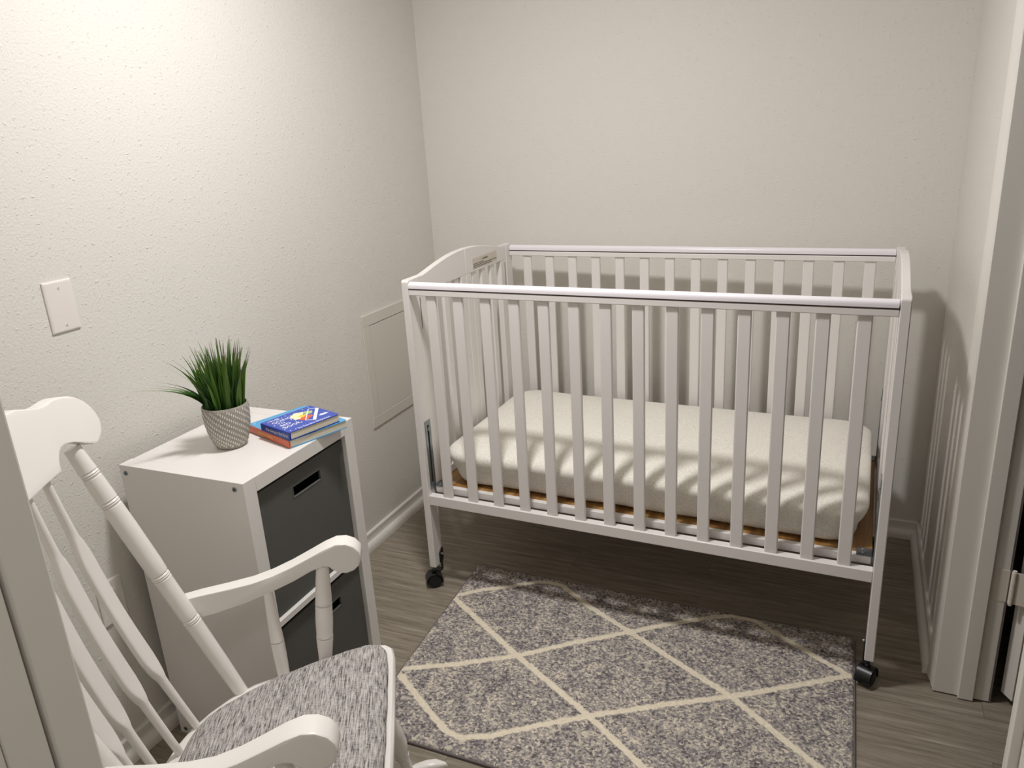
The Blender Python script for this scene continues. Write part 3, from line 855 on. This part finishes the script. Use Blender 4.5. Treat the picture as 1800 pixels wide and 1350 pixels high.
# plain white boat outline
def strip(p, q, wd, z):
    p = Vector(p); q = Vector(q); d_ = (q-p).normalized(); n_2 = Vector((-d_.y, d_.x))*wd/2
    poly([tuple(p+n_2), tuple(q+n_2), tuple(q-n_2), tuple(p-n_2)], 0, z)
strip((.073, -.084), (.128, -.020), .0022, .0003); strip((.088, -.100), (.145, -.034), .0085, .0003)
strip((.128, -.020), (.145, -.032), .002, .0003); strip((.075, -.083), (.088, -.100), .002, .0003)
blob(.127, -.086, .014, .0025, 0, .0002); blob(.124, -.081, .006, .003, 0, .0002); blob(.134, -.082, .005, .003, 0, .0002)
for k in range(16):
    x, y = [(.012, -.016), (.05, -.018), (.064, -.012), (.008, -.052), (.010, -.084), (.058, -.068), (.024, -.121), (.010, -.119), (.056, -.052), (.072, -.024), (.118, -.010), (.135, -.012), (.055, -.078), (.062, -.09), (.006, -.100), (.042, -.064)][k]
    blob(x, y*.93, .0016, .0016, 0, .0002)
build('cover_picture', mb, [M_INK, M_CRM, M_YEL, M_RED, M_GRN], cov1, smooth=False)
# spine lettering (runs down the spine)
def spine_text(txt, size, y0, par, mtl, h):
    m_ = Matrix(((0, 0, -1, -.0016), (-1, 0, 0, y0), (0, 1, 0, h/2-size*.34), (0, 0, 0, 1)))
    letters('spine_letters', txt, size, m_, mtl, par)
spine_text('The Going to Bed Book', .0095, -.022, sp1, M_LABEL, .0205)
bk2, cov2, sp2 = make_book('picture_book', 'light blue board book with an orange-red spine, underneath the royal blue book', (.217, -1.405), _m.atan2(.172, .060), .168, .192, .0205, KH+.0003, M_LBLUE, M_SPINE, M_LBLUE)
spine_text('MAMA MAMA', .0115, -.050, sp2, M_YINK, .0205)
mb = MB(); zc = .0206
for k in range(46):
    x = random.uniform(.006, .160); y = -random.uniform(.005, .185); s_ = random.uniform(.0012, .003)
    blob(x, y, s_*1.3, s_, random.choice([0, 0, 0, 1, 2]), .0001)
build('cover_picture', mb, [M_INK, mat('mauve_ink', S(176, 160, 196), .4), M_GRN], cov2, smooth=False)

# ================================================================== ROCKING CHAIR
HD = math.radians(30.7)
fwv = Vector((math.cos(HD), math.sin(HD), 0)); ltv = Vector((-math.sin(HD), math.cos(HD), 0))
C0 = Vector((.62, -2.03, 0))+ltv*.025
ch = thing('rocking_chair', 'white painted wooden rocking chair with spindle back and curved arms', 'rocking chair', C0, HD)
def cp(name, mb, bevel=0.0, parent=ch, **k): return build(name, mb, M_CHAIR, parent, bevel=bevel, **k)
def seat_z(f): return .405 + .045*(f+.02)/.34 - .010      # top surface, tilted back a little
# seat: outline half-width by f
half = [(-.122, .0), (-.119, .04), (-.109, .08), (-.091, .12), (-.062, .158), (-.02, .195), (.02, .216), (.08, .228), (.15, .242), (.22, .252), (.275, .252), (.300, .243), (.313, .228), (.318, .200)]
outl = [(f, h) for f, h in half]+[(.320, .10), (.321, 0)]
pts2 = outl + [(f, -h) for f, h in reversed(outl[1:-1])]
def sring(ins, dz):
    out = []
    for f, l in pts2:
        c_ = Vector((f-.08, l)); ll = c_.length; c_ = c_*((ll-ins)/ll); out.append((c_.x+.08, c_.y, seat_z(c_.x+.08)+dz))
    return out
mb = MB().loft([sring(.055, -.034), sring(.022, -.032), sring(.006, -.025), sring(0, -.016), sring(.001, -.007), sring(.006, -.0015), sring(.014, 0), sring(.1, -.001)])
cp('seat', mb)
# turned profile helper
def ringed(r0, r1, rings, swell=None, n=60):
    pr_ = []
    for k in range(n+1):
        t_ = k/n; r = r0+(r1-r0)*t_
        if swell: r = interp(swell, t_)
        pr_.append((t_, r))
    for c_ in rings:
        pr_ = [p for p in pr_ if abs(p[0]-c_) > .013]
        r = interp(swell, c_) if swell else r0+(r1-r0)*c_
        pr_ += [(c_-.012, r), (c_-.010, r-.0025), (c_-.0065, r-.0005), (c_-.003, r+.0004), (c_, r-.0022), (c_+.003, r+.0004), (c_+.0065, r-.0005), (c_+.010, r-.0025), (c_+.012, r)]
    pr_.sort(); return pr_
# back posts
for s_ in (1, -1):
    mb = MB().turned((-.001, s_*.200, .382), (-.222, s_*.215, .962), ringed(0, 0, (.335, .515, .80, .905) , [(0, .0135), (.15, .0155), (.32, .0165), (.36, .0170), (.50, .0172), (.56, .0188), (.70, .0192), (.80, .0185), (.9, .0175), (1, .015)]), 24)
    cp('back_post', mb)
# spindles: round ends, flat paddle middle
def spindle(l):
    p0 = Vector((-.074-.028*(1-abs(l)/.12), l, .382)); p1 = Vector((-.2125, l*.98-.044, .972))
    d_ = p1-p0; ax = d_.normalized(); sd = Vector((0, 1, 0)); nr = ax.cross(sd).normalized()
    rings = []
    W_ = [(0, .0072), (.205, .0084), (.245, .0100), (.285, .0175), (.315, .0205), (.70, .0205), (.735, .0180), (.785, .0098), (.83, .0082), (1, .0072)]
    T_ = [(0, .0072), (.21, .0084), (.26, .0088), (.30, .0070), (.5, .0062), (.72, .0070), (.79, .0088), (.83, .0082), (1, .0072)]
    for k in range(57):
        t_ = k/56; bow = -.016*math.sin(math.pi*t_)
        c_ = p0+d_*t_+nr*(bow if nr.x > 0 else -bow)
        wd, tk = interp(W_, t_), interp(T_, t_); ring = []
        ee = 1.0 if wd < tk*1.15 else 0.45
        for i in range(20):
            a_ = 2*math.pi*i/20; ca, sa = math.cos(a_), math.sin(a_)
            ring.append(c_+sd*wd*math.copysign(abs(ca)**ee, ca)+nr*tk*math.copysign(abs(sa)**ee, sa))
        rings.append(ring)
    return MB().loft(rings)
for l in (.120, .054, -.012, -.078, -.144): cp('back_spindle', spindle(l))
# crest rail
top = [(0, 1.086), (.06, 1.086), (.10, 1.081), (.115, 1.076), (.130, 1.071), (.145, 1.0665), (.160, 1.0625), (.175, 1.0610), (.192, 1.0608), (.208, 1.0602), (.223, 1.0588), (.240, 1.055), (.262, 1.049), (.282, 1.039), (.298, 1.026), (.309, 1.010), (.3125, .995), (.311, .983), (.304, .972), (.292, .963), (.277, .957), (.258, .954)]
bot = [(.243, .9565), (.226, .9645), (.208, .974), (.190, .982), (.174, .987), (.160, .990), (.148, .990), (.137, .987), (.127, .982), (.118, .975), (.112, .969), (.1075, .961), (.09, .962), (.045, .963), (0, .963)]
halfc = top+bot
full = halfc+[(-l, z) for l, z in reversed(halfc[1:-1])]
def lean_f(l, z, off=0): return .0-.365*(z-.39)+off
bm_pts = []
def crest_ring(off, ins):
    cc = []
    n_c = len(full)
    for i, (l, z) in enumerate(full):
        p, q = full[i-1], full[(i+1) % n_c]; d_ = Vector((q[0]-p[0], q[1]-p[1])).normalized(); nn = Vector((-d_.y, d_.x))
        if i < len(halfc)+999: pass
        cc.append((l, z, nn))
    res = []
    for l, z, nn in cc:
        l2, z2 = l+nn.x*ins*SGN, z+nn.y*ins*SGN
        res.append((lean_f(l2, z2, off), l2, z2))
    return res
area = sum(full[i-1][0]*full[i][1]-full[i][0]*full[i-1][1] for i in range(len(full)))
SGN = 1 if area > 0 else -1
mb = MB(); mb.loft([crest_ring(-.011, .003), crest_ring(-.0095, .0005), crest_ring(-.008, .0), crest_ring(.011, .0), crest_ring(.0130, .0007), crest_ring(.0140, .003)], cap=True)
me_o = cp('crest_rail', mb, wn=True)
bm = bmesh.new(); bm.from_mesh(me_o.data); bmesh.ops.triangulate(bm, faces=[f for f in bm.faces if len(f.verts) > 4], ngon_method='EAR_CLIP'); bm.to_mesh(me_o.data); bm.free()
# arms: side profile swept across width, scroll at the front
arm_top = [(-.098, .615), (-.05, .619), (0, .6205), (.05, .624), (.09, .632), (.13, .646), (.17, .664), (.20, .678), (.225, .6865), (.245, .685), (.262, .676), (.272, .662), (.2735, .646), (.268, .631), (.256, .6205), (.241, .616)]
arm_bot = [(.226, .6185), (.214, .6265), (.206, .636), (.196, .638), (.17, .6305), (.13, .611), (.08, .593), (.03, .580), (-.03, .570), (-.078, .566)]
armp = arm_top+arm_bot
for s_ in (1, -1):
    lo, hi = (.250, .290)
    def armring(l_off, ins):
        out = []; n_c = len(armp)
        ar = sum(armp[i-1][0]*armp[i][1]-armp[i][0]*armp[i-1][1] for i in range(n_c)); sg = 1 if ar > 0 else -1
        for i, (f, z) in enumerate(armp):
            p, q = armp[i-1], armp[(i+1) % n_c]; d_ = Vector((q[0]-p[0], q[1]-p[1])).normalized(); nn = Vector((-d_.y, d_.x))*sg
            f2, z2 = f+nn.x*ins-.005, z+nn.y*ins
            # arms splay outward toward the front and taper to the back
            spl = interp([(-.1, -.040), (0, -.022), (.1, -.006), (.28, 0)], f2)
            wdt = interp([(-.1, .75), (.05, .9), (.2, 1.12), (.28, 1.15)], f2)
            out.append((f2, s_*(.268+spl+(l_off-.5)*.038*wdt), z2))
        return out
    rg = [armring(0, .0045), armring(.03, .0014), armring(.10, 0), armring(.90, 0), armring(.97, .0014), armring(1, .0045)]
    mb = MB().loft(rg, cap=True); o = cp('arm', mb, wn=True)
    bm = bmesh.new(); bm.from_mesh(o.data); bmesh.ops.triangulate(bm, faces=[f for f in bm.faces if len(f.verts) > 4], ngon_method='EAR_CLIP'); bm.to_mesh(o.data); bm.free()
    # turned arm supports
    mb = MB().turned((.168, s_*.226, .412), (.186, s_*.262, .634), ringed(0, 0, (.30, .62), [(0, .0125), (.12, .0145), (.28, .0175), (.33, .0170), (.45, .0182), (.6, .0175), (.70, .0168), (.85, .0150), (1, .0130)]), 22)
    cp('arm_support', mb)
    mb = MB().turned((.080, s_*.222, .404), (.070, s_*.250, .594), ringed(0, 0, (.42,), [(0, .0125), (.25, .0140), (.42, .0140), (.7, .0120), (1, .0095)]), 20)
    cp('arm_support', mb)
    # legs
    mb = MB().turned((.250, s_*.190, .425), (.315, s_*.232, .085), ringed(0, 0, (.42, .80), [(0, .013), (.15, .016), (.33, .0155), (.40, .0165), (.46, .020), (.60, .0235), (.72, .0225), (.82, .015), (1, .0115)]), 22)
    cp('leg', mb)
    mb = MB().turned((-.035, s_*.130, .372), (-.17, s_*.232, .050), ringed(0, 0, (.42, .80), [(0, .013), (.15, .016), (.33, .0155), (.40, .0165), (.46, .020), (.60, .0225), (.72, .0215), (.82, .015), (1, .0115)]), 22)
    cp('leg', mb)
    # rocker runner
    def rk(f): return (f+.03)**2/(2*1.0)
    rings = []
    fs_ = [-.36+.76*k/40 for k in range(41)]
    for k, f in enumerate(fs_):
        hh = .036; tip = max(0, (f-.345)/.055); ti2 = max(0, (-.30-f)/.06)
        hh2 = hh*math.sqrt(max(.05, 1-max(tip, ti2)**2)); zc_ = rk(f)+hh/2 - .010*tip**2 - .004*tip
        wv = .0135*math.sqrt(max(.1, 1-max(tip, ti2)**4))
        slope = (f+.03)/1.0
        ring = []
        for i in range(16):
            a_ = 2*math.pi*i/16; ca, sa = math.cos(a_), math.sin(a_)
            cy = wv*math.copysign(abs(ca)**.6, ca); cz = hh2/2*math.copysign(abs(sa)**.6, sa)
            ring.append((f-cz*slope, s_*.236+cy, zc_+cz))
        rings.append(ring)
    cp('rocker', MB().loft(rings))
mb = MB().turned((.283, -.209, .25), (.283, .209, .25), [(0, .008), (.2, .010), (.45, .016), (.5, .017), (.55, .016), (.8, .010), (1, .008)], 16); cp('stretcher', mb)
mb = MB().turned((-.115, -.178, .235), (-.115, .178, .235), [(0, .008), (.5, .014), (1, .008)], 16); cp('stretcher', mb)
for s_ in (1, -1):
    mb = MB().turned((-.135, s_*.196, .17), (.298, s_*.220, .17), [(0, .008), (.5, .013), (1, .008)], 16); cp('stretcher', mb)

# cushion
cu = thing('seat_cushion', 'grey tweed seat cushion lying on the white rocking chair', 'cushion', C0, HD)
chalf = [(-.080, 0), (-.077, .045), (-.067, .085), (-.048, .115), (-.015, .140), (.03, .166), (.09, .190), (.16, .206), (.23, .217), (.268, .219), (.290, .212), (.302, .195), (.307, .160), (.309, .08), (.309, 0)]
cpts = []
for (f0, h0), (f1, h1) in zip(chalf, chalf[1:]):
    for k in range(3): cpts.append((f0+(f1-f0)*k/3, h0+(h1-h0)*k/3))
cpts.append(chalf[-1]); cpts = cpts+[(f, -h) for f, h in reversed(cpts[1:-1])]
def cring(ins, dz):
    out = []
    for i, (f, l) in enumerate(cpts):
        c_ = Vector((f-.10, l)); ll = c_.length
        wob = .0012*math.sin(i*1.9)
        c_ = c_*((ll-ins+wob)/ll); ff = c_.x+.10; out.append((ff, c_.y, seat_z(ff)+dz))
    return out
bz = .0006
mb = MB().loft([cring(.04, bz), cring(.012, bz+.0005), cring(.004, bz+.004), cring(.001, bz+.010), cring(.001, bz+.017), cring(.005, bz+.024), cring(.013, bz+.031), cring(.03, bz+.037), cring(.06, bz+.042), cring(.10, bz+.045), cring(.14, bz+.046)])
o = build('cushion_cover', mb, M_TWEED, cu)
o.modifiers.new('sub', 'SUBSURF').levels = 1
